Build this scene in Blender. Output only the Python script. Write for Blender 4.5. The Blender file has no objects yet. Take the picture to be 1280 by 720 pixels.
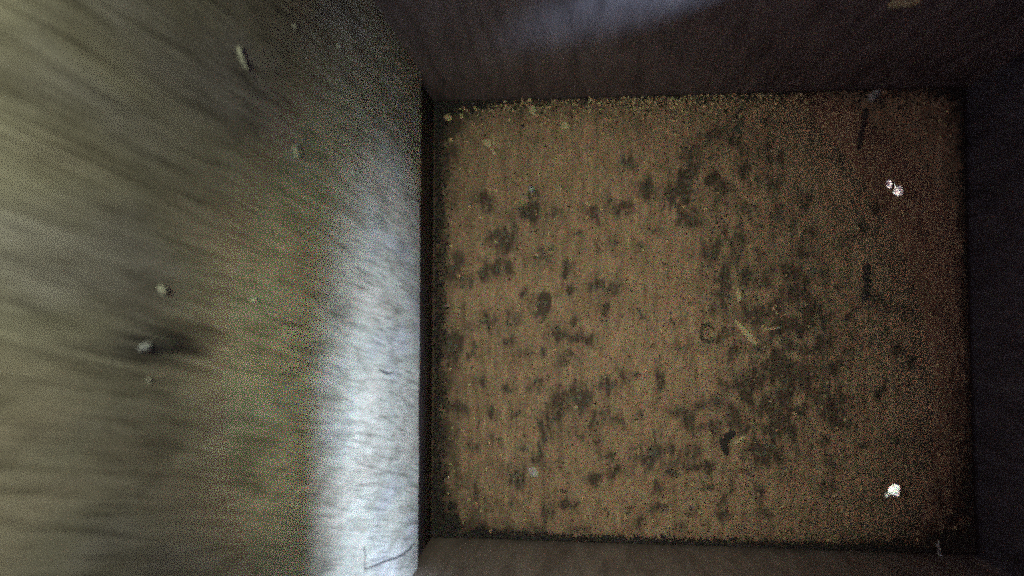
import bpy, math, random
import numpy as np
from mathutils import Vector, Matrix, noise

rnd = random.Random(7)
nr = np.random.RandomState(7)
C = bpy.context.scene.collection
S = bpy.context.scene

# ------------------------------------------------------------------ camera
CAM_H = 0.324                       # lens above the floor board (m)
FPX = 900.0                         # focal length in pixels of a 1280 wide frame
n_cam = Vector((730 - 640, -(400 - 360), -FPX)).normalized()      # straight down, seen from the lens
R = n_cam.rotation_difference(Vector((0, 0, -1))).to_matrix()
cam_data = bpy.data.cameras.new('camera')
cam = bpy.data.objects.new('camera', cam_data)
C.objects.link(cam)
cam.matrix_world = Matrix.Translation((0, 0, CAM_H)) @ R.to_4x4()
cam_data.sensor_width = 36.0
cam_data.lens = 36.0 * FPX / 1280.0
cam_data.clip_start = 0.002
cam_data.clip_end = 20.0
cam_data.dof.use_dof = True
cam_data.dof.focus_distance = 0.9
cam_data.dof.aperture_fstop = cam_data.lens / 1.15                 # about 1.15 mm of aperture
S.camera = cam

# ------------------------------------------------------------------ world, lamps, exposure
W = bpy.data.worlds.new('World')
S.world = W
W.use_nodes = True
W.node_tree.nodes['Background'].inputs[0].default_value = (0.36, 0.28, 0.85, 1)
W.node_tree.nodes['Background'].inputs[1].default_value = 0.60
S.view_settings.view_transform = 'Standard'
S.view_settings.look = 'None'
S.view_settings.exposure = 0.0
S.view_settings.gamma = 1.0
S.cycles.use_denoising = False
S.cycles.use_adaptive_sampling = False
S.cycles.max_bounces = 5
S.cycles.diffuse_bounces = 4


def aim(o, target):
    o.rotation_euler = (Vector(target) - o.location).to_track_quat('-Z', 'Y').to_euler()


def spot(name, loc, target, power, color, size_deg, blend, radius):
    d = bpy.data.lights.new(name, 'SPOT')
    d.energy = power
    d.color = color
    d.spot_size = math.radians(size_deg)
    d.spot_blend = blend
    d.shadow_soft_size = radius
    o = bpy.data.objects.new(name, d)
    C.objects.link(o)
    o.location = loc
    aim(o, target)
    return o


def panel_lamp(name, loc, target, power, color, sx, sy):
    d = bpy.data.lights.new(name, 'AREA')
    d.energy = power
    d.color = color
    d.shape = 'ELLIPSE'
    d.size, d.size_y = sx, sy
    o = bpy.data.objects.new(name, d)
    C.objects.link(o)
    o.location = loc
    aim(o, target)


# cool daylight that falls through the opening in the right hand board
SPLIT_TINTS = ((1, 0.4, 0.3), (0.4, 1, 0.3), (0.3, 0.4, 1))  # made-up colour split of the floor lamp, gives coloured grain
panel_lamp('daylight_lamp', (0.47, -0.100, 0.47), (0.165, -0.07, 0.25), 62.0, (0.60, 0.84, 1.28), 0.19, 0.115)
panel_lamp('daylight_low_lamp', (0.47, 0.015, 0.47), (0.165, -0.07, 0.25), 55.0, (0.52, 0.70, 1.0), 0.08, 0.09)
panel_lamp('daylight_side_lamp', (0.47, -0.42, 0.565), (0.165, -0.07, 0.26), 40.0, (0.42, 0.68, 1.0), 0.10, 0.07)
panel_lamp('daylight_soft_lamp', (0.47, -0.27, 0.47), (0.165, -0.07, 0.25), 5.5, (0.55, 0.72, 1.0), 0.28, 0.13)
# small lamps by the lens: floor lamp split into three added tints, a faint greenish one on the left board
LAMP = (0.012, 0.006, 0.318)
for k, c in enumerate(SPLIT_TINTS):
    spot('floor_lamp', (LAMP[0] + 0.0012 * (k - 1), LAMP[1], LAMP[2]), (-0.024, -0.026, 0.0), 2.2 * (0.53, 0.575, 0.32)[k], c, 64, 1.0, 0.008)
spot('warm_fill', (0.010, 0.012, 0.320), (0.075, -0.02, 0.0), 0.30, (1.0, 0.45, 0.32), 74, 1.0, 0.008)  # unseen reddish light added to warm the dim right of the floor
spot('work_lamp', (-0.038, 0.022, 0.326), (-0.066, 0.006, 0.23), 0.63, (0.86, 0.98, 0.72), 130, 1.0, 0.012)

# ------------------------------------------------------------------ materials


def new_mat(name, rough=0.75, spec=0.3):
    m = bpy.data.materials.new(name)
    m.use_nodes = True
    b = m.node_tree.nodes['Principled BSDF']
    b.inputs['Roughness'].default_value = rough
    b.inputs['Specular IOR Level'].default_value = spec
    return m, m.node_tree, b


def node(nt, kind, **kw):
    n = nt.nodes.new(kind)
    for k, v in kw.items():
        if k in n.inputs:
            n.inputs[k].default_value = v
        else:
            setattr(n, k, v)
    return n


def ramp(nt, src, stops):
    r = nt.nodes.new('ShaderNodeValToRGB')
    el = r.color_ramp.elements
    while len(el) < len(stops):
        el.new(0.5)
    for e, (p, c) in zip(el, stops):
        e.position = p
        e.color = (*c, 1)
    nt.links.new(src, r.inputs[0])
    return r.outputs[0]


def mix(nt, fac, a, b, mode='MIX'):
    m = nt.nodes.new('ShaderNodeMix')
    m.data_type = 'RGBA'
    m.blend_type = mode
    for i, v in ((0, fac), (6, a), (7, b)):
        if hasattr(v, 'is_output') or isinstance(v, bpy.types.NodeSocket):
            nt.links.new(v, m.inputs[i])
        else:
            m.inputs[i].default_value = v if i == 0 else (*v, 1)
    return m.outputs[2]


def coords(nt, scale, rot=(0, 0, 0)):
    tc = nt.nodes.new('ShaderNodeTexCoord')
    mp = nt.nodes.new('ShaderNodeMapping')
    mp.inputs['Scale'].default_value = scale
    mp.inputs['Rotation'].default_value = rot
    nt.links.new(tc.outputs['Object'], mp.inputs[0])
    return mp.outputs[0]


def noise_tex(nt, vec, scale, detail=4, rough=0.6, dist=0.0):
    n = nt.nodes.new('ShaderNodeTexNoise')
    n.inputs['Scale'].default_value = scale
    n.inputs['Detail'].default_value = detail
    n.inputs['Roughness'].default_value = rough
    n.inputs['Distortion'].default_value = dist
    nt.links.new(vec, n.inputs['Vector'])
    return n.outputs['Fac']


def wood(name, dark, mid, light, scale, rot=(0, 0, 0), speck=0.25, bump=0.25, rough=0.75, streak=1.0, eye=None, mottle=0.0, hues=False, fan=0.0):
    """wood with its grain along the axis that has the small scale"""
    m, nt, b = new_mat(name, rough)
    v = coords(nt, scale, rot)
    if fan:                                        # the grain spreads a little towards the foot of the board
        sp = nt.nodes.new('ShaderNodeSeparateXYZ')
        nt.links.new(coords(nt, (1, 1, 1), rot), sp.inputs[0])
        de = node(nt, 'ShaderNodeMath', operation='SUBTRACT')
        de.inputs[0].default_value = fan
        nt.links.new(sp.outputs['Z'], de.inputs[1])
        dv = node(nt, 'ShaderNodeMath', operation='DIVIDE')
        nt.links.new(sp.outputs['Y'], dv.inputs[0])
        nt.links.new(de.outputs[0], dv.inputs[1])
        cb = nt.nodes.new('ShaderNodeCombineXYZ')
        for k, (src, f) in enumerate(((sp.outputs['X'], scale[0]), (dv.outputs[0], scale[1] * 0.3), (sp.outputs['Z'], scale[2]))):
            mu = node(nt, 'ShaderNodeMath', operation='MULTIPLY')
            nt.links.new(src, mu.inputs[0])
            mu.inputs[1].default_value = f
            nt.links.new(mu.outputs[0], cb.inputs[k])
        v = cb.outputs[0]
    g = noise_tex(nt, v, 1.0, 6, 0.62, 0.35)
    col = ramp(nt, g, [(0.5 - 0.22 / streak, dark), (0.5, mid), (0.5 + 0.25 / streak, light)])
    v2 = coords(nt, (1, 1, 1))
    patch = noise_tex(nt, v2, 22, 3, 0.55)
    col = mix(nt, 0.35, col, ramp(nt, patch, [(0.3, (0.45, 0.43, 0.42)), (0.7, (1, 1, 1))]), 'MULTIPLY')
    fine = noise_tex(nt, v2, 900, 2, 0.7)
    col = mix(nt, speck, col, ramp(nt, fine, [(0.3, (0.2, 0.2, 0.2)), (0.72, (1, 1, 1))]), 'MULTIPLY')
    if fan:                                        # fine dark fibres
        sc = nt.nodes.new('ShaderNodeVectorMath')
        sc.operation = 'MULTIPLY'
        nt.links.new(v, sc.inputs[0])
        sc.inputs[1].default_value = (2.3, 2.3, 1.5)
        fb = noise_tex(nt, sc.outputs[0], 1.0, 5, 0.7, 0.2)
        col = mix(nt, 0.75, col, ramp(nt, fb, [(0.33, (0.30, 0.28, 0.27)), (0.50, (1, 1, 1))]), 'MULTIPLY')
    if hues:                                       # old wood weathered in yellowish and violet grey patches
        h = noise_tex(nt, coords(nt, (1, 1, 0.45)), 38, 3, 0.55, 0.4)
        col = mix(nt, 0.65, col, ramp(nt, h, [(0.34, (0.95, 0.84, 0.70)), (0.5, (0.80, 0.78, 0.66)), (0.64, (0.84, 0.82, 0.88))]), 'MULTIPLY')
        h2 = noise_tex(nt, coords(nt, (1, 1, 0.3)), 120, 4, 0.65, 0.3)
        col = mix(nt, 0.6, col, ramp(nt, h2, [(0.32, (0.45, 0.42, 0.38)), (0.55, (1, 1, 1))]), 'MULTIPLY')
    if mottle:                                     # dirt trodden into the wood
        at = node(nt, 'ShaderNodeAttribute', attribute_name='dirt')
        ma = node(nt, 'ShaderNodeMath', operation='MULTIPLY_ADD')
        nt.links.new(noise_tex(nt, v2, 420, 4, 0.7), ma.inputs[0])
        ma.inputs[1].default_value = 0.7
        nt.links.new(at.outputs['Fac'], ma.inputs[2])
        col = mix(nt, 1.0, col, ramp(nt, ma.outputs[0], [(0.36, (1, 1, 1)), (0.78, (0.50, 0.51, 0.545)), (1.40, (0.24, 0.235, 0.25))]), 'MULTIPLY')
        dirt = noise_tex(nt, coords(nt, (1, 0.75, 1)), 150, 5, 0.68, 0.6)
        col = mix(nt, mottle, col, ramp(nt, dirt, [(0.36, (0.34, 0.34, 0.36)), (0.56, (1, 1, 1))]), 'MULTIPLY')
    if eye:                                        # dark swirl of wood round a knot
        c, r = eye
        mp = nt.nodes.new('ShaderNodeMapping')
        mp.inputs['Location'].default_value = [-a / q for a, q in zip(c, r)]
        mp.inputs['Scale'].default_value = [1 / q for q in r]
        tc = nt.nodes.new('ShaderNodeTexCoord')
        nt.links.new(tc.outputs['Object'], mp.inputs[0])
        ln = node(nt, 'ShaderNodeVectorMath', operation='LENGTH')
        nt.links.new(mp.outputs[0], ln.inputs[0])
        ad = node(nt, 'ShaderNodeMath', operation='MULTIPLY_ADD')
        nt.links.new(g, ad.inputs[0])
        ad.inputs[1].default_value = 0.9
        nt.links.new(ln.outputs['Value'], ad.inputs[2])
        col = mix(nt, 1.0, col, ramp(nt, ad.outputs[0], [(0.62, (0.20, 0.19, 0.21)), (1.30, (1, 1, 1))]), 'MULTIPLY')
    nt.links.new(col, b.inputs['Base Color'])
    bm = node(nt, 'ShaderNodeBump', Strength=bump, Distance=0.0006)
    nt.links.new(g, bm.inputs['Height'])
    nt.links.new(bm.outputs[0], b.inputs['Normal'])
    return m


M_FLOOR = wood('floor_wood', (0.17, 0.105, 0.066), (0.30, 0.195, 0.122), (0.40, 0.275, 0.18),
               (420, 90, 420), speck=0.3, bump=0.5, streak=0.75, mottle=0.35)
M_LEFT = wood('pale_wall_wood', (0.17, 0.148, 0.105), (0.385, 0.338, 0.27), (0.485, 0.435, 0.36),
              (300, 520, 34), rot=(math.radians(5), 0, 0), speck=0.2, bump=0.2, streak=0.65, fan=0.46,
              eye=((-0.066, -0.004, 0.2145), (0.05, 0.0082, 0.036)), hues=True)
M_BOARD = wood('brown_board_wood', (0.082, 0.058, 0.060), (0.148, 0.107, 0.110), (0.21, 0.155, 0.155),
               (160, 160, 25), speck=0.3, bump=0.3)
M_FRONT = wood('pale_brown_board_wood', (0.13, 0.097, 0.088), (0.22, 0.172, 0.158), (0.30, 0.245, 0.22),
               (160, 160, 25), speck=0.3, bump=0.3)
M_GREY = wood('grey_board_wood', (0.034, 0.028, 0.038), (0.064, 0.053, 0.070), (0.098, 0.083, 0.102),
              (160, 160, 25), speck=0.3, bump=0.3)
M_RAIL = wood('dark_rail_wood', (0.022, 0.015, 0.013), (0.042, 0.028, 0.025), (0.068, 0.046, 0.040),
              (200, 30, 200), speck=0.35, bump=0.4)


def plain(name, a, b_, scale=700, rough=0.85, spec=0.2):
    m, nt, b = new_mat(name, rough, spec)
    f = noise_tex(nt, coords(nt, (1, 1, 1)), scale, 3, 0.6)
    nt.links.new(ramp(nt, f, [(0.3, a), (0.7, b_)]), b.inputs['Base Color'])
    return m


M_CRUMB = plain('dark_crumb', (0.048, 0.037, 0.030), (0.115, 0.088, 0.060))
M_CRUMB_G = plain('green_grey_crumb', (0.055, 0.052, 0.042), (0.12, 0.108, 0.078))
M_BLACK = plain('black_dirt', (0.016, 0.014, 0.014), (0.040, 0.032, 0.030))
M_BROWNBIT = plain('dark_brown_bit', (0.035, 0.028, 0.026), (0.075, 0.058, 0.048))
M_STRAW = plain('pale_straw', (0.27, 0.21, 0.13), (0.40, 0.32, 0.20))
M_CHIP = plain('pale_chip', (0.22, 0.205, 0.155), (0.31, 0.29, 0.225))
M_GREYCHIP = plain('grey_chip', (0.20, 0.19, 0.19), (0.32, 0.30, 0.29))
M_GREYCHIP2 = plain('grey_knot_core', (0.15, 0.145, 0.145), (0.24, 0.23, 0.22))
M_TAN = plain('tan_dust', (0.26, 0.18, 0.10), (0.48, 0.37, 0.22))
M_KNOT = plain('knot_wood', (0.045, 0.038, 0.035), (0.11, 0.095, 0.075), 350)
M_WHITE, _nt, _b = new_mat('glossy_white_spot', 0.40)
_b.inputs['Base Color'].default_value = (0.90, 0.93, 0.92, 1)
_b.inputs['Metallic'].default_value = 0.85

# ------------------------------------------------------------------ mesh helpers


def mesh_obj(name, verts, faces, mat, parent=None, smooth=False):
    me = bpy.data.meshes.new(name)
    me.from_pydata([tuple(v) for v in verts], [], faces)
    me.materials.append(mat)
    if smooth:
        me.polygons.foreach_set('use_smooth', [True] * len(me.polygons))
    me.update()
    o = bpy.data.objects.new(name, me)
    C.objects.link(o)
    if parent:
        o.parent = parent
    return o


def tag(o, label, cat, group=None):
    o['label'] = label
    o['category'] = cat
    if group:
        o['group'] = group
    return o


def box_vf(x0, x1, y0, y1, z0, z1, off=0):
    v = [(x, y, z) for z in (z0, z1) for y in (y0, y1) for x in (x0, x1)]
    f = [(0, 2, 3, 1), (4, 5, 7, 6), (0, 1, 5, 4), (2, 6, 7, 3), (0, 4, 6, 2), (1, 3, 7, 5)]
    return v, [tuple(i + off for i in q) for q in f]


def boxes(name, mat, parent, *bs):
    V, F = [], []
    for b in bs:
        v, f = box_vf(*b, off=len(V))
        V += v
        F += f
    return mesh_obj(name, V, F, mat, parent)


def relief_slab(name, origin, u, v, nrm, lu, lv, nu, nv, height, thick, mat, parent):
    """a board whose seen face is a fine grid with real relief; u, v, nrm are unit axes"""
    o, u, v, nrm = (Vector(q) for q in (origin, u, v, nrm))
    V, F = [], []
    for j in range(nv + 1):
        for i in range(nu + 1):
            a, b = lu * i / nu, lv * j / nv
            V.append(o + u * a + v * b + nrm * height(a, b))
    for j in range(nv):
        for i in range(nu):
            k = j * (nu + 1) + i
            F.append((k, k + 1, k + nu + 2, k + nu + 1))
    # back and sides
    base = len(V)
    for a, b in ((0, 0), (lu, 0), (lu, lv), (0, lv)):
        V.append(o + u * a + v * b - nrm * thick)
    F.append((base + 3, base + 2, base + 1, base))
    row = [i for i in range(nu + 1)]
    F.append(tuple([base, base + 1] + row[::-1]))
    top = [nv * (nu + 1) + i for i in range(nu + 1)]
    F.append(tuple(top + [base + 2, base + 3]))
    lft = [j * (nu + 1) for j in range(nv + 1)]
    F.append(tuple(lft + [base + 3, base]))
    rgt = [j * (nu + 1) + nu for j in range(nv + 1)]
    F.append(tuple([base + 1, base + 2] + rgt[::-1]))
    return mesh_obj(name, V, F, mat, parent, smooth=False)


# seen directions, measured on the photograph (1280 x 720), carried to the surface they lie on
def ray(px, py):
    return R @ Vector((px - 640, -(py - 360), -FPX))


def on_floor(px, py, z=0.0):
    r = ray(px, py)
    return r * ((z - CAM_H) / r.z) + Vector((0, 0, CAM_H))


def on_left(px, py):
    r = ray(px, py)
    return r * (X0 / r.x) + Vector((0, 0, CAM_H))


def on_top(px, py):
    r = ray(px, py)
    return r * (Y1 / r.y) + Vector((0, 0, CAM_H))


MM = 0.001
PX = CAM_H / FPX                     # metres on the floor per pixel
X0, X1, Y0, Y1 = -0.066, 0.1645, -0.099, 0.101
RAIL = 0.037                         # height of the left base rail
TOP = 0.345

# ------------------------------------------------------------------ the wooden box
crate = bpy.data.objects.new('wooden_box', None)
C.objects.link(crate)
tag(crate, 'open wooden box seen from inside, pale left board, brown boards and stained floor board', 'box')


def h_floor(a, b):
    x, y = a, b
    return (0.00030 * noise.noise((x * 260, y * 60, 1.3)) + 0.00022 * noise.noise((x * 700, y * 420, 4.1))
            + 0.0006 * noise.noise((x * 22, y * 18, 9.0)) - 0.0006)


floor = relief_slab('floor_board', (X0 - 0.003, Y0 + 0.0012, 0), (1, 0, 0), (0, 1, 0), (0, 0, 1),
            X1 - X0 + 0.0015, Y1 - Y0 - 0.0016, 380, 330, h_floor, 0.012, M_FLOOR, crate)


def h_left(a, b):
    return 0.00012 * noise.noise((a * 330, b * 22, 2.0)) + 0.0003 * noise.noise((a * 40, b * 12, 5.0)) - 0.0003


left = relief_slab('side_board', (X0, Y1, RAIL), (0, -1, 0), (0, 0, 1), (1, 0, 0),
                   Y1 - Y0, TOP - RAIL, 170, 90, h_left, 0.018, M_LEFT, crate)
left['label'] = 'pale greenish board on the left with streaked grain and a knot'
boxes('base_rail', M_RAIL, crate, (X0 - 0.021, X0 - 0.0030, Y0, Y1, -0.012, RAIL - 0.0006))
boxes('side_board', M_BOARD, crate, (X0 - 0.021, X1 + 0.021, Y1, Y1 + 0.018, -0.012, TOP))
boxes('side_board', M_FRONT, crate, (X0 - 0.021, X1 + 0.021, Y0 - 0.018, Y0, -0.012, TOP))
# right board with the opening that lets the daylight in
OZ0, OZ1, OY0, OY1 = 0.243, 0.274, -0.097, -0.044
boxes('side_board', M_GREY, crate,
      (X1, X1 + 0.018, Y0 + 0.0005, Y1 - 0.0005, -0.012, OZ0),
      (X1, X1 + 0.018, Y0 + 0.0005, Y1 - 0.0005, OZ1, TOP),
      (X1, X1 + 0.018, OY1, Y1 - 0.0005, OZ0, OZ1))
boxes('daylight_block', M_BOARD, crate, (0.045, X1 + 0.021, Y0 - 0.018, Y1 + 0.018, TOP + 0.0005, TOP + 0.012))  # unseen board added to stop daylight coming over the right board
boxes('base_panel', M_RAIL, crate, (X0 - 0.021, X1 + 0.021, Y0 - 0.018, Y1 + 0.018, -0.019, -0.0125))


# knot in the left board
def disc(name, centre, ry, rz, rise, mat, parent, n=18, jit=0.18, seed=0):
    r = random.Random(seed)
    V = [(centre[0] + rise, centre[1], centre[2])]
    k = [1 + r.uniform(-jit, jit) for _ in range(n)]
    for q, s in ((0.55, 0.8), (1.0, 0.0)):
        for i in range(n):
            t = 2 * math.pi * i / n
            V.append((centre[0] + rise * s - (0.0006 if s == 0 else 0), centre[1] + ry * q * k[i] * math.cos(t),
                      centre[2] + rz * q * k[i] * math.sin(t)))
    F = [(0, 1 + i, 1 + (i + 1) % n) for i in range(n)]
    F += [(1 + i, 1 + n + i, 1 + n + (i + 1) % n, 1 + (i + 1) % n) for i in range(n)]
    return mesh_obj(name, V, F, mat, parent, smooth=True)


kc = on_left(182, 433)
disc('knot', (X0, kc.y, kc.z - 0.004), 0.0017, 0.0075, 0.0003, M_KNOT, left, seed=3)
disc('knot_centre', (X0, kc.y, kc.z), 0.0009, 0.0019, 0.0007, M_GREYCHIP2, left, seed=4)


# hairline cracks at the lower corner of the left board
def ribbon(name, pts, w, mat, parent, nrm=Vector((1, 0, 0)), lift=0.0001, thick=0.0004):
    V, F = [], []
    n = len(pts)
    for i, p in enumerate(pts):
        d = (pts[min(i + 1, n - 1)] - pts[max(i - 1, 0)]).normalized()
        s = d.cross(nrm).normalized() * w * (0.5 if 0 < i < n - 1 else 0.15)
        V += [p - s - nrm * thick, p - s * 0.6 + nrm * lift, p + s * 0.6 + nrm * lift, p + s - nrm * thick]
    for i in range(n - 1):
        for k in range(3):
            a = 4 * i + k
            F.append((a, a + 4, a + 5, a + 1))
    return mesh_obj(name, V, F, mat, parent)


ribbon('crack', [on_left(*p) for p in ((457, 712), (470, 707), (484, 701), (495, 698), (503, 694), (512, 687), (519, 679))],
       0.0009, M_KNOT, left)
ribbon('crack', [on_left(*p) for p in ((456, 682), (457, 694), (456, 704), (457, 716))], 0.0006, M_KNOT, left)

# ------------------------------------------------------------------ crumbs
ICO_V = []
_t = (1 + 5 ** 0.5) / 2
for a, b in ((-1, _t), (1, _t), (-1, -_t), (1, -_t)):
    ICO_V.append((a, b, 0))
for a, b in ((-1, _t), (1, _t), (-1, -_t), (1, -_t)):
    ICO_V.append((0, a, b))
for a, b in ((_t, -1), (_t, 1), (-_t, -1), (-_t, 1)):
    ICO_V.append((a, 0, b))
ICO_V = np.array(ICO_V) / math.hypot(1, _t)
ICO_F = [(0, 11, 5), (0, 5, 1), (0, 1, 7), (0, 7, 10), (0, 10, 11), (1, 5, 9), (5, 11, 4), (11, 10, 2), (10, 7, 6), (7, 1, 8),
         (3, 9, 4), (3, 4, 2), (3, 2, 6), (3, 6, 8), (3, 8, 9), (4, 9, 5), (2, 4, 11), (6, 2, 10), (8, 6, 7), (9, 8, 1)]


def lumps(spec):
    """spec: (x, y, z, rx, ry, rz, angle) each -> jittered pebbles joined"""
    V, F = [], []
    for x, y, z, rx, ry, rz, a in spec:
        v = ICO_V * (1 + nr.uniform(-0.28, 0.28, (12, 1)))
        v = v * (rx, ry, rz)
        c, s = math.cos(a), math.sin(a)
        o = len(V)
        V += [(x + p[0] * c - p[1] * s, y + p[0] * s + p[1] * c, z + p[2]) for p in v]
        F += [tuple(i + o for i in q) for q in ICO_F]
    return V, F


def thing_mesh(name, centre, spec, mat):
    V, F = lumps(spec)
    o = mesh_obj(name, V, F, mat)
    o.location = centre
    return o


# (px, py, half width, half height, turn) of every dark clump on the floor
CL = '''783,205,8,7 665,242,8,7 663,264,16,10 630,298,14,11 601,251,7,6 610,260,7,8 640,283,9,7 694,266,6,6 684,312,8,5 681,321,10,8
626,335,14,9 601,339,8,8 768,302,10,8 743,268,7,7 772,259,14,8 754,358,14,8 566,331,8,10 581,349,12,9 708,335,7,7 752,308,5,5
681,381,12,10 683,397,6,6 609,402,10,9 640,399,7,10 699,416,9,12 729,423,16,6 756,392,6,14 677,441,5,8 657,443,12,6 708,447,15,7,40
568,434,9,13 636,428,7,6 673,482,9,8 762,478,14,9 776,470,9,9 636,486,6,6 577,393,5,5 717,399,5,10 700,505,10,13 725,499,12,13
747,528,7,16,-30 682,532,8,11 684,548,10,5 574,507,7,10 645,597,14,13 655,559,6,5 772,526,8,6 762,571,6,6 768,589,7,7 673,565,4,12
745,598,10,6 614,512,6,5 747,552,5,5 644,518,6,5 671,665,8,6 714,630,9,4 684,644,6,9 702,615,8,5 723,660,8,5 595,615,6,6 607,636,4,7
887,170,8,8 904,168,10,8 924,160,8,15 930,186,8,12 961,178,6,16 866,197,16,6 862,213,14,12 889,225,7,7 965,231,7,7 908,238,9,9
809,236,11,8 854,240,14,11 972,137,7,7 974,197,6,6 949,223,7,7 860,184,5,6 959,151,4,9 838,259,11,7 850,269,8,7 817,288,7,7
865,275,8,8 895,253,7,7 924,283,9,8 924,302,9,11 947,314,8,8 891,317,13,12 889,335,8,8 961,335,9,8 971,259,7,7 971,277,8,12
916,329,9,9 986,343,12,10 906,349,9,9 936,343,10,9 990,277,8,10 955,356,9,8 994,364,12,9 1031,345,8,12 1010,339,14,8 1047,358,6,6
1101,261,6,7 1078,282,5,8 1060,297,6,6 1099,159,9,4 1046,203,9,3 906,414,10,9 922,439,11,9 852,434,6,6 817,432,6,6 827,457,4,14
824,474,5,12 955,453,20,4 936,474,14,10 908,482,7,7 953,434,10,8 988,459,9,9 990,424,10,9 947,394,11,9 965,386,10,10 905,372,8,12
889,387,6,9 840,405,7,6 1029,434,7,9 1058,437,4,13,35 1047,457,5,10,20 1101,379,9,8 1121,389,12,6 1014,474,5,5 1023,393,8,10
1126,440,8,7 1140,451,6,6 1006,381,9,9 932,489,12,11 949,482,9,9 982,485,10,18 957,503,12,10 967,519,11,10 900,503,8,7 912,513,7,7
875,507,11,6 858,515,10,6 864,530,9,7,-40 897,532,12,7 955,556,14,18 966,540,11,9 988,542,6,16 811,571,13,12 838,565,8,7 852,573,11,6
871,571,6,7 836,519,6,6 866,583,9,5 840,592,9,7 889,587,7,6 825,486,6,9 819,548,5,5 1047,499,10,9 1027,491,7,8 1055,523,8,11
1033,515,7,8 1079,557,6,6 1044,581,6,6 1035,604,7,12 1029,552,5,6 1102,490,4,6 1119,552,4,9 822,613,6,6 827,636,10,6 864,638,6,5
786,636,5,5 885,607,8,5 899,627,8,7 912,609,5,5 949,619,6,12 961,642,10,5 836,590,6,6 904,643,6,5 1012,560,5,6 1004,512,7,7
930,212,8,6 1003,250,7,9 1015,292,7,8 1008,316,9,7 935,262,8,7 906,290,7,7 1060,400,5,7 1085,430,5,5 1000,408,10,8 972,410,10,9
1005,440,8,8 970,440,9,7 972,468,9,8 998,478,8,7 925,520,8,7 940,535,8,8 975,575,6,7 930,590,6,5 790,560,5,5 800,520,6,5
795,470,6,7 800,392,5,5 830,330,5,5 800,310,5,5 720,292,6,5 712,362,5,5 655,365,6,5 590,440,6,7 600,475,6,5 620,550,5,5
590,560,5,6 700,580,5,5 725,545,5,5 640,630,5,4 760,640,5,4 800,655,6,4 850,660,6,4'''
DISTANT = [  # things that single a clump out by where it lies
    ('the bright white spot with two lobes', 1117, 235), ('the bright white spot in one piece', 1115, 613),
    ('the long pale straw sliver', 931, 415), ('the dark ring crumb', 885, 415), ('the curled black bit', 908, 552),
    ('the long black slit crumb', 1082, 355), ('the round grey green clump', 645, 597), ('the twin pale flakes', 613, 184),
    ('the floor corner by the crack', 575, 650), ('the small pale ball', 664, 236), ('the black streak near the back board', 1077, 165),
    ('the floor centre', 790, 430)]
SIDES = ['right', 'upper right', 'above', 'upper left', 'left', 'lower left', 'below', 'lower right']
items = []
for w in CL.split():
    q = [float(t) for t in w.split(',')] + [0]
    items.append(tuple(q[:5]))
cells = {}
for k, (px, py, rx, ry, a) in enumerate(items):
    if (px, py) == (645, 597):
        continue
    ld, lx, ly = min(DISTANT, key=lambda l: math.hypot(px - l[1], py - l[2]))
    side = SIDES[int(round(math.degrees(math.atan2(ly - py, px - lx)) / 45)) % 8]
    cells.setdefault((ld, side), []).append((math.hypot(px - lx, py - ly), k))
ORD = ['nearest', 'second', 'third', 'fourth', 'fifth', 'sixth', 'seventh', 'eighth', 'ninth', 'tenth', 'eleventh', 'twelfth']
LAB = {}
for (ld, side), lst in cells.items():
    lst.sort()
    for n, (d, k) in enumerate(lst):
        rx, ry = items[k][2:4]
        shape = 'upright' if ry > 1.5 * rx else 'wide' if rx > 1.5 * ry else 'round'
        size = 'big' if rx * ry > 110 else 'small' if rx * ry < 45 else ''
        rel = {'above': 'above', 'below': 'below'}.get(side, side + ' of')
        s = f'{size} {shape} dark clump {rel} {ld}'.strip()
        if len(lst) > 1:
            s += f', {ORD[n]} out' if n else ', nearest'
        LAB[k] = s
G_CL = 'dark crumb clumps on the floor board'
for k, (px, py, rx, ry, a) in enumerate(items):
    c = on_floor(px, py)
    big = (px, py) == (645, 597)
    n = max(4, int(rx * ry / 13))
    spec = []
    ang = math.radians(a)
    for _ in range(n):
        g = nr.normal(0, 0.5, 2)
        x, y = g[0] * rx * PX, g[1] * ry * PX
        x, y = x * math.cos(ang) - y * math.sin(ang), x * math.sin(ang) + y * math.cos(ang)
        r = nr.uniform(0.25, 0.85) * MM * (0.75 + 0.02 * (rx + ry))
        spec.append((x, y, 0.00005 + r * 0.1, r, r * nr.uniform(0.7, 1.5), r * 0.32, nr.uniform(0, 3.1)))
    o = thing_mesh('crumb_clump', (c.x, c.y, 0), spec, M_CRUMB_G if (k % 3 == 0 or px < 700) else M_CRUMB)
    tag(o, 'big round grey green clump in the lower left of the floor' if big else LAB[k], 'crumb', G_CL)


def chain(name, pts, r, mat, flat=0.4, step=0.5):
    """a bit made of pebbles strung along a line of pixels on the floor"""
    P = [on_floor(*p) for p in pts]
    c = P[0].copy()
    spec = []
    for p, q in zip(P[:-1], P[1:]):
        m = max(1, int((q - p).length / (r * step)))
        for i in range(m):
            t = p.lerp(q, i / m) - c
            rr = r * nr.uniform(0.75, 1.2)
            spec.append((t.x, t.y, rr * 0.3, rr, rr * nr.uniform(0.7, 1.2), rr * flat, nr.uniform(0, 3.1)))
    return thing_mesh(name, (c.x, c.y, 0), spec, mat)


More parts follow.
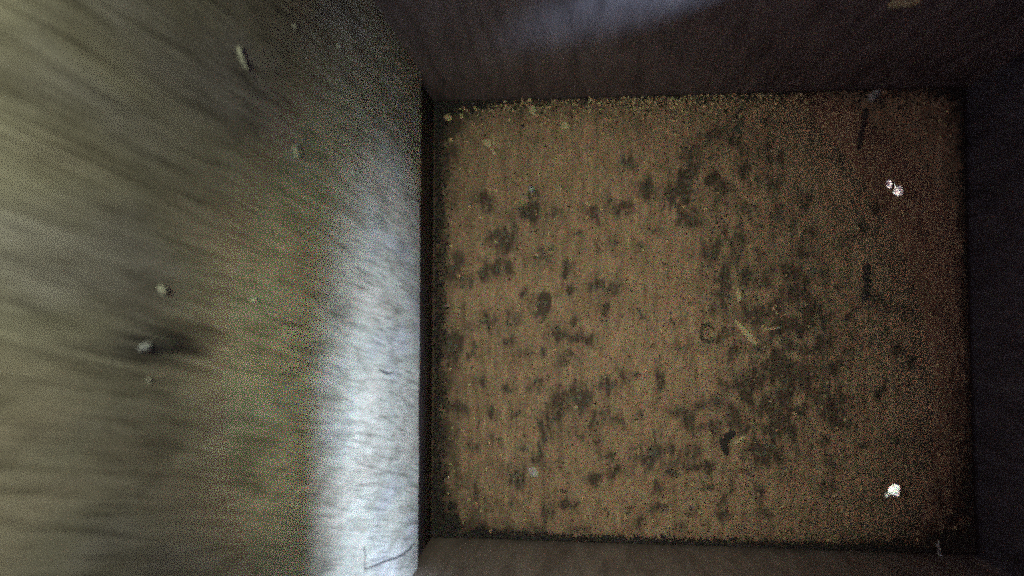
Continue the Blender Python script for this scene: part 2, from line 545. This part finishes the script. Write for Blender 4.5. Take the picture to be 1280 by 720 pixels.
tag(chain('ring_crumb', [(884 + 8 * math.cos(t), 416 - 11 * math.sin(t)) for t in np.linspace(0.7, 5.6, 12)], 0.0009, M_CRUMB),
    'dark ring shaped crumb just left of the long pale straw sliver', 'crumb')
tag(chain('curled_crumb', [(916, 541), (910, 545), (906, 552), (905, 558), (908, 565), (910, 569)], 0.0017, M_BLACK),
    'curled black bit in the lower middle of the floor', 'crumb')
tag(chain('slit_crumb', [(1083, 333), (1082, 345), (1083, 357), (1081, 368), (1080, 377)], 0.0016, M_BROWNBIT, 0.3),
    'long upright black slit shaped crumb between the two white spots', 'crumb')
tag(chain('streak_crumb', [(1082, 138), (1080, 152), (1077, 165), (1075, 178), (1074, 186)], 0.0012, M_BROWNBIT, 0.3),
    'upright black streak near the back board, above the two lobed white spot', 'crumb')


# pale flat flakes and slivers: small plates with thickness, outline and tilt
def flake(name, centre, outline, thick, tilt, mat, dome=0.3, jit=0.0):
    n = len(outline)
    rot = Vector((0, 0, 1)).rotation_difference(Vector(tilt).normalized())
    r = random.Random(int(centre[0] * 1e6) & 0xffff)
    V = []
    cx = sum(p[0] for p in outline) / n
    cy = sum(p[1] for p in outline) / n
    for k, h in ((1.0, 0.0), (1.0, thick), (0.5, thick * (1 + dome))):
        for x, y in outline:
            V.append(Vector((cx + (x - cx) * k, cy + (y - cy) * k, h + r.uniform(-jit, jit))))
    V.append(Vector((cx, cy, thick * (1 + dome * 1.2))))
    V = [rot @ v for v in V]
    low = min(v.z for v in V)
    V = [v - Vector((0, 0, low)) for v in V]
    F = [tuple(range(n))[::-1]]
    for a in (0, 1):
        F += [(a * n + i, a * n + (i + 1) % n, (a + 1) * n + (i + 1) % n, (a + 1) * n + i) for i in range(n)]
    F += [(2 * n + i, 2 * n + (i + 1) % n, 3 * n) for i in range(n)]
    o = mesh_obj(name, V, F, mat)
    o.location = centre
    return o


def px_outline(pts, cx, cy):
    return [((x - cx) * PX, -(y - cy) * PX) for x, y in pts][::-1]


def px_flake(name, pts, thick, tilt, mat, z=0.0, **kw):
    cx = sum(p[0] for p in pts) / len(pts)
    cy = sum(p[1] for p in pts) / len(pts)
    c = on_floor(cx, cy)
    return flake(name, (c.x, c.y, z), px_outline(pts, cx, cy), thick, tilt, mat, **kw)


def glint(px, py):
    p = on_floor(px, py)
    a = (Vector((0, 0, CAM_H)) - p).normalized()
    b = (Vector(LAMP) - p).normalized()
    return (a + b).normalized()


# two bright floor spots, made up as glossy flakes tilted to catch the lamp
w1 = bpy.data.objects.new('white_spot', None)
C.objects.link(w1)
w1.location = on_floor(1117, 235)
tag(w1, 'small bright white spot with two lobes, upper right of the floor', 'flake', 'bright white spots on the floor board')
w2 = bpy.data.objects.new('white_spot', None)
C.objects.link(w2)
w2.location = on_floor(1115, 613)
tag(w2, 'small bright white spot in one piece, lower right of the floor', 'flake', 'bright white spots on the floor board')


def lobe(parent, pts, seed):
    o = px_flake('lobe', pts, 0.0007, glint(pts[0][0], pts[0][1]), M_WHITE, dome=0.12, jit=0.00011)
    o.parent = parent
    o.location = o.location - parent.location
    return o


lobe(w1, [(1107, 227), (1110, 225), (1113, 227), (1114, 232), (1112, 236), (1109, 235), (1108, 231)], 1)
lobe(w1, [(1117, 229), (1119, 233), (1124, 233), (1126, 238), (1126, 244), (1121, 245), (1115, 241), (1118, 236)], 2)
lobe(w2, [(1117, 605), (1122, 606), (1123, 611), (1121, 619), (1115, 618), (1110, 615), (1111, 610)], 3)
lobe(w2, [(1106, 616), (1109, 615), (1111, 619), (1108, 622), (1106, 620)], 4)

tag(px_flake('straw_sliver', [(917, 399), (922, 401), (931, 410), (940, 420), (945, 428), (942, 431), (934, 425), (925, 413)],
             0.0006, (0.05, 0.1, 1), M_STRAW), 'long pale straw sliver lying slanted right of the dark ring crumb', 'sliver')
tag(px_flake('straw_sliver', [(920, 360), (924, 363), (926, 373), (923, 378), (920, 370)], 0.0005, (0.1, 0, 1), M_STRAW),
    'short pale straw sliver standing upright above the long slanted sliver', 'sliver')
tag(px_flake('straw_sliver', [(918, 553), (926, 546), (931, 544), (929, 549), (921, 556)], 0.0005, (0, 0.1, 1), M_STRAW),
    'short pale straw sliver touching the right of the curled black bit', 'sliver')
tag(px_flake('straw_sliver', [(956, 410), (972, 408), (974, 411), (958, 413)], 0.0004, (0, 0.1, 1), M_TAN),
    'thin tan straw sliver lying level right of the long pale sliver', 'sliver')
tw = bpy.data.objects.new('pale_flake', None)
C.objects.link(tw)
tw.location = on_floor(613, 184)
tag(tw, 'twin lobed pale flake in the upper left of the floor', 'flake')
for pts in ([(602, 176), (610, 173), (615, 180), (612, 185), (605, 182)], [(613, 185), (619, 188), (621, 194), (616, 194)]):
    o = px_flake('lobe', pts, 0.0006, (0, 0.05, 1), M_STRAW)
    o.parent = tw
    o.location = o.location - tw.location
tag(px_flake('pale_ball', [(661, 233), (665, 232), (669, 235), (669, 240), (664, 242), (660, 238)], 0.0016, (0, 0, 1), M_GREYCHIP, dome=0.8),
    'small pale round ball beside the dark clumps at upper left', 'crumb')
tag(px_flake('pale_flake', [(661, 134), (667, 132), (671, 138), (668, 144), (662, 142)], 0.0007, (0, 0, 1), M_STRAW),
    'pale flake among the grains along the back board, leftmost of two', 'flake')
tag(px_flake('pale_flake', [(700, 155), (708, 153), (713, 159), (707, 163), (701, 161)], 0.0007, (0, 0, 1), M_STRAW),
    'pale flake among the grains along the back board, rightmost of two', 'flake')
tag(px_flake('grey_chip', [(1084, 120), (1092, 114), (1100, 113), (1096, 121), (1090, 128), (1086, 127)], 0.0012, (0, 0.1, 1), M_GREYCHIP),
    'dull grey chip against the back board above the black streak', 'chip')
tag(px_flake('grey_chip', [(1170, 682), (1173, 676), (1174, 686), (1175, 694), (1171, 692)], 0.0010, (0, 0, 1), M_GREYCHIP),
    'narrow grey chip against the front board in the dark right corner', 'chip')
tag(px_flake('blue_grey_flake', [(660, 585), (668, 584), (673, 590), (671, 596), (663, 595)], 0.0005, (0, 0, 1), M_GREYCHIP),
    'faint grey flake touching the big round grey green clump', 'flake')
for (px, py, r), lab in (((543, 121, 5), 'topmost'), ((561, 147, 6), 'middle'), ((564, 176, 4), 'lowest')):
    pts = [(px + r * math.cos(t) * rnd.uniform(.7, 1.1), py + r * math.sin(t) * rnd.uniform(.7, 1.1)) for t in np.linspace(0, 5.4, 7)]
    tag(px_flake('pale_grain', pts, 0.0012, (0, 0, 1), M_TAN, dome=0.6),
        f'{lab} of three pale grains in the dark upper left floor corner', 'grain', 'pale grains in the corner')


# pale bits stuck to the boards
def wall_bit(name, px, py, ry, rz, rise, mat, seed, label, cat):
    c = on_left(px, py)
    o = disc(name, (0, 0, 0), ry, rz, rise * 0.5, mat, None, n=10, jit=0.3, seed=seed)
    o.location = (X0, c.y, c.z)
    tag(o, label, cat)
    return o


wall_bit('pale_spot', 372, 190, 0.0024, 0.0034, 0.0006, M_CHIP, 11, 'round pale spot stuck high on the left board near the bright band', 'spot')
wall_bit('pale_spot', 205, 363, 0.0010, 0.0012, 0.0007, M_CHIP, 12, 'small pale spot on the left board above the knot', 'spot')
wall_bit('pale_spot', 320, 375, 0.0008, 0.0016, 0.0005, M_CHIP, 13, 'faint pale spot on the left board right of the knot', 'spot')
wall_bit('pale_spot', 187, 475, 0.0005, 0.0007, 0.0005, M_CHIP, 14, 'tiny pale spot on the left board just below the knot', 'spot')
wall_bit('pale_spot', 424, 58, 0.0010, 0.0020, 0.0006, M_CHIP, 15, 'small pale spot in the upper corner of the left board', 'spot')
wall_bit('pale_spot', 370, 33, 0.0009, 0.0018, 0.0006, M_CHIP, 16, 'small pale spot at the top edge of the left board', 'spot')
tag(ribbon('straw_sliver', [on_left(*p) for p in ((298, 58), (301, 68), (304, 77), (308, 86))], 0.0011, M_CHIP, None, lift=0.0004),
    'thin pale sliver stuck slantwise high on the left board', 'sliver')
tag(ribbon('dark_fibre', [on_left(*p) for p in ((475, 462), (480, 465), (486, 467), (492, 466))], 0.0010, M_KNOT, None, lift=0.0004),
    'short dark fibre lying across the bright band of the left board', 'fibre')
c = on_top(1125, 1)
o = flake('pale_chip', (0, 0, 0), [(-.004, -.0015), (0, -.0022), (.004, -.0012), (.0045, .002), (-.0035, .0022)], 0.0012, (0, -1, 0.05), M_STRAW)
o.location = (c.x, Y1 - 0.0012, c.z)
tag(o, 'pale yellowish chip stuck on the back board at upper right', 'chip')

# ------------------------------------------------------------------ dirt ground into the floor board (stains, not shade)
me = floor.data
co = np.empty(len(me.vertices) * 3, np.float32)
me.vertices.foreach_get('co', co)
co = co.reshape(-1, 3)
fx, fy = co[:, 0], co[:, 1]
dirt = np.zeros(len(fx))
wob = np.array([noise.noise((x * 190, y * 150, 3.3)) for x, y in zip(fx, fy)])
fin = np.array([noise.noise((x * 620, y * 210, 7.7)) for x, y in zip(fx, fy)])
wx = np.array([noise.noise((x * 330, y * 130, 21.3)) for x, y in zip(fx, fy)]) * 0.0026
wy = np.array([noise.noise((x * 300, y * 150, 43.9)) for x, y in zip(fx, fy)]) * 0.0046
for px, py, rx, ry, a in items:
    c = on_floor(px, py)
    ca, sa = math.cos(math.radians(a)), math.sin(math.radians(a))
    dx, dy = fx - c.x + wx, fy - c.y + wy
    u, w = (dx * ca + dy * sa) / (rx * PX), (-dx * sa + dy * ca) / (ry * PX)
    dirt = np.maximum(dirt, (rnd.uniform(0.55, 0.85) if rx * ry > 110 else rnd.uniform(0.25, 0.70)) * np.exp(-0.62 * (u * u + w * w)) * np.clip(1 + 0.9 * wob + 1.1 * fin, 0, 2))
for px, py, sx, sy, k in ((650, 285, 42, 36, .22), (865, 220, 45, 40, .26), (930, 310, 50, 40, .26), (965, 385, 55, 40, .36),
                          (975, 480, 55, 50, .38), (940, 545, 50, 30, .3), (720, 505, 45, 30, .18), (1035, 490, 28, 45, .25),
                          (1110, 385, 40, 25, .2), (945, 170, 40, 35, .22), (690, 400, 40, 40, .12), (850, 570, 40, 25, .15)):
    c = on_floor(px, py)
    dirt += 0.62 * k * np.exp(-0.5 * (((fx - c.x) / (sx * PX)) ** 2 + ((fy - c.y) / (sy * PX)) ** 2)) * np.clip(0.75 + 1.3 * wob + 0.5 * fin, 0, 2)
# streaks along the grain, grime along the boards and in the corners
st = np.array([noise.noise((x * 420, y * 34, 5.5)) for x, y in zip(fx, fy)])
dirt += 0.35 * np.clip(st - 0.22, 0, 1)
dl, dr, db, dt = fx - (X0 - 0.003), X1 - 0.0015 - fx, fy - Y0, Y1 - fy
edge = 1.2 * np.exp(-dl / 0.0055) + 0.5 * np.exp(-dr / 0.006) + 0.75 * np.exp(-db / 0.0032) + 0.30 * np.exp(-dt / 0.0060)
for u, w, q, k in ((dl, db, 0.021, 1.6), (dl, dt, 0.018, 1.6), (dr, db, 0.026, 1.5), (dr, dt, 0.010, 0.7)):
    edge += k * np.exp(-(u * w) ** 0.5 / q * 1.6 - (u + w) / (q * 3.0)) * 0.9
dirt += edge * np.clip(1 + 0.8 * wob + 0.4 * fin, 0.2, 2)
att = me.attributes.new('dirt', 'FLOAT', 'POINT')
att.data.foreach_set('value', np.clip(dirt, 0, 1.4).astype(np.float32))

# ------------------------------------------------------------------ litter nobody could count


def litter(name, pts, rlo, rhi, mat):
    n = len(pts)
    r = nr.uniform(rlo, rhi, n)
    octv = np.array([(1, 0, 0), (-1, 0, 0), (0, 1, 0), (0, -1, 0), (0, 0, 0.7), (0, 0, -0.7)], float)
    octf = np.array([(0, 2, 4), (2, 1, 4), (1, 3, 4), (3, 0, 4), (2, 0, 5), (1, 2, 5), (3, 1, 5), (0, 3, 5)])
    a = nr.uniform(0, 6.28, n)
    V = np.repeat(octv[None], n, 0) * nr.uniform(0.6, 1.4, (n, 6, 1)) * r[:, None, None]
    x = V[..., 0] * np.cos(a)[:, None] - V[..., 1] * np.sin(a)[:, None]
    y = V[..., 0] * np.sin(a)[:, None] + V[..., 1] * np.cos(a)[:, None]
    V = np.stack([x, y, V[..., 2]], -1) + pts[:, None, :]
    F = (octf[None] + (np.arange(n) * 6)[:, None, None]).reshape(-1, 3)
    o = mesh_obj(name, V.reshape(-1, 3).tolist(), F.tolist(), mat)
    o['kind'] = 'stuff'
    return o


def inside(p, m=0.0006):
    return p[(p[:, 0] > X0 - 0.002) & (p[:, 0] < X1 - 0.0016) & (p[:, 1] > Y0 + 0.0015) & (p[:, 1] < Y1 - m)]


def pts_px(px, py, zlo=0.0, zhi=0.0004):
    P = np.array([on_floor(a, b)[:] for a, b in zip(px, py)])
    P[:, 2] = nr.uniform(zlo, zhi, len(P))
    return P


def corner_heap(cx, cy, sx, sy, n, spread):
    """crumbs swept into a corner: thick at the corner, thinning out along both boards"""
    u, v = np.abs(nr.exponential(spread, n)), np.abs(nr.exponential(spread, n))
    wob = np.array([noise.noise((a * 260 + cx * 90, b * 260, cy * 70)) for a, b in zip(u, v)])
    keep = u * v < (spread * 0.72) ** 2 * np.clip(1 + 1.6 * wob, 0.15, 2.2)
    u, v = u[keep], v[keep]
    z = np.clip(0.0022 - 0.12 * np.minimum(u, v) - 0.05 * np.maximum(u, v), 0.0001, 1) * nr.uniform(0.2, 1, len(u))
    return np.stack([cx + sx * u, cy + sy * v, z], -1)


dark = [corner_heap(X0 - 0.002, Y1 - 0.001, 1, -1, 3600, 0.0095), corner_heap(X0 - 0.002, Y0 + 0.002, 1, 1, 4500, 0.013),
        corner_heap(X1 - 0.002, Y0 + 0.002, -1, 1, 3000, 0.013), corner_heap(X1 - 0.002, Y1 - 0.001, -1, -1, 500, 0.007)]
n = 3000                                                         # along the left rail
dark.append(np.stack([X0 - 0.003 + np.abs(nr.normal(0, 0.0032, n)), nr.uniform(Y0, Y1, n), nr.uniform(0, 0.0008, n)], -1))
n = 3000                                                         # along the front board
dark.append(np.stack([nr.uniform(X0, X1, n), Y0 + 0.0016 + np.abs(nr.normal(0, 0.0013, n)), nr.uniform(0, 0.0007, n)], -1))
n = 900                                                          # along the back board
dark.append(np.stack([nr.uniform(X0, X1, n), Y1 - 0.0006 - np.abs(nr.exponential(0.0028, n)), nr.uniform(0, 0.0007, n)], -1))
n = 500
dark.append(np.stack([X1 - 0.0018 - np.abs(nr.normal(0, 0.001, n)), nr.uniform(Y0, Y1, n), nr.uniform(0, 0.0005, n)], -1))
litter('dark_litter', inside(np.concatenate(dark)), 0.0002, 0.0007, M_BLACK)
fine = [pts_px(nr.uniform(555, 1210, 900), nr.uniform(120, 685, 900), 0, 0.0001)]
for cx, cy, sx, sy, k in ((650, 285, 40, 35, 130), (880, 215, 45, 45, 200), (930, 300, 50, 40, 200), (960, 380, 60, 40, 260),
                          (960, 480, 60, 45, 300), (960, 550, 45, 30, 150), (720, 500, 50, 40, 120), (1030, 480, 40, 50, 140)):
    fine.append(pts_px(nr.normal(cx, sx, k), nr.normal(cy, sy, k), 0, 0.0001))
litter('crumb_dust', inside(np.concatenate(fine)), 0.0002, 0.00055, M_CRUMB)
tan = [pts_px(nr.uniform(575, 1010, 750), 118 + np.abs(nr.normal(0, 15, 750)), 0, 0.0007),
       pts_px(nr.uniform(560, 1200, 700), nr.uniform(120, 685, 700), 0, 0.0001)]
litter('tan_litter', inside(np.concatenate(tan)), 0.0002, 0.0009, M_TAN)
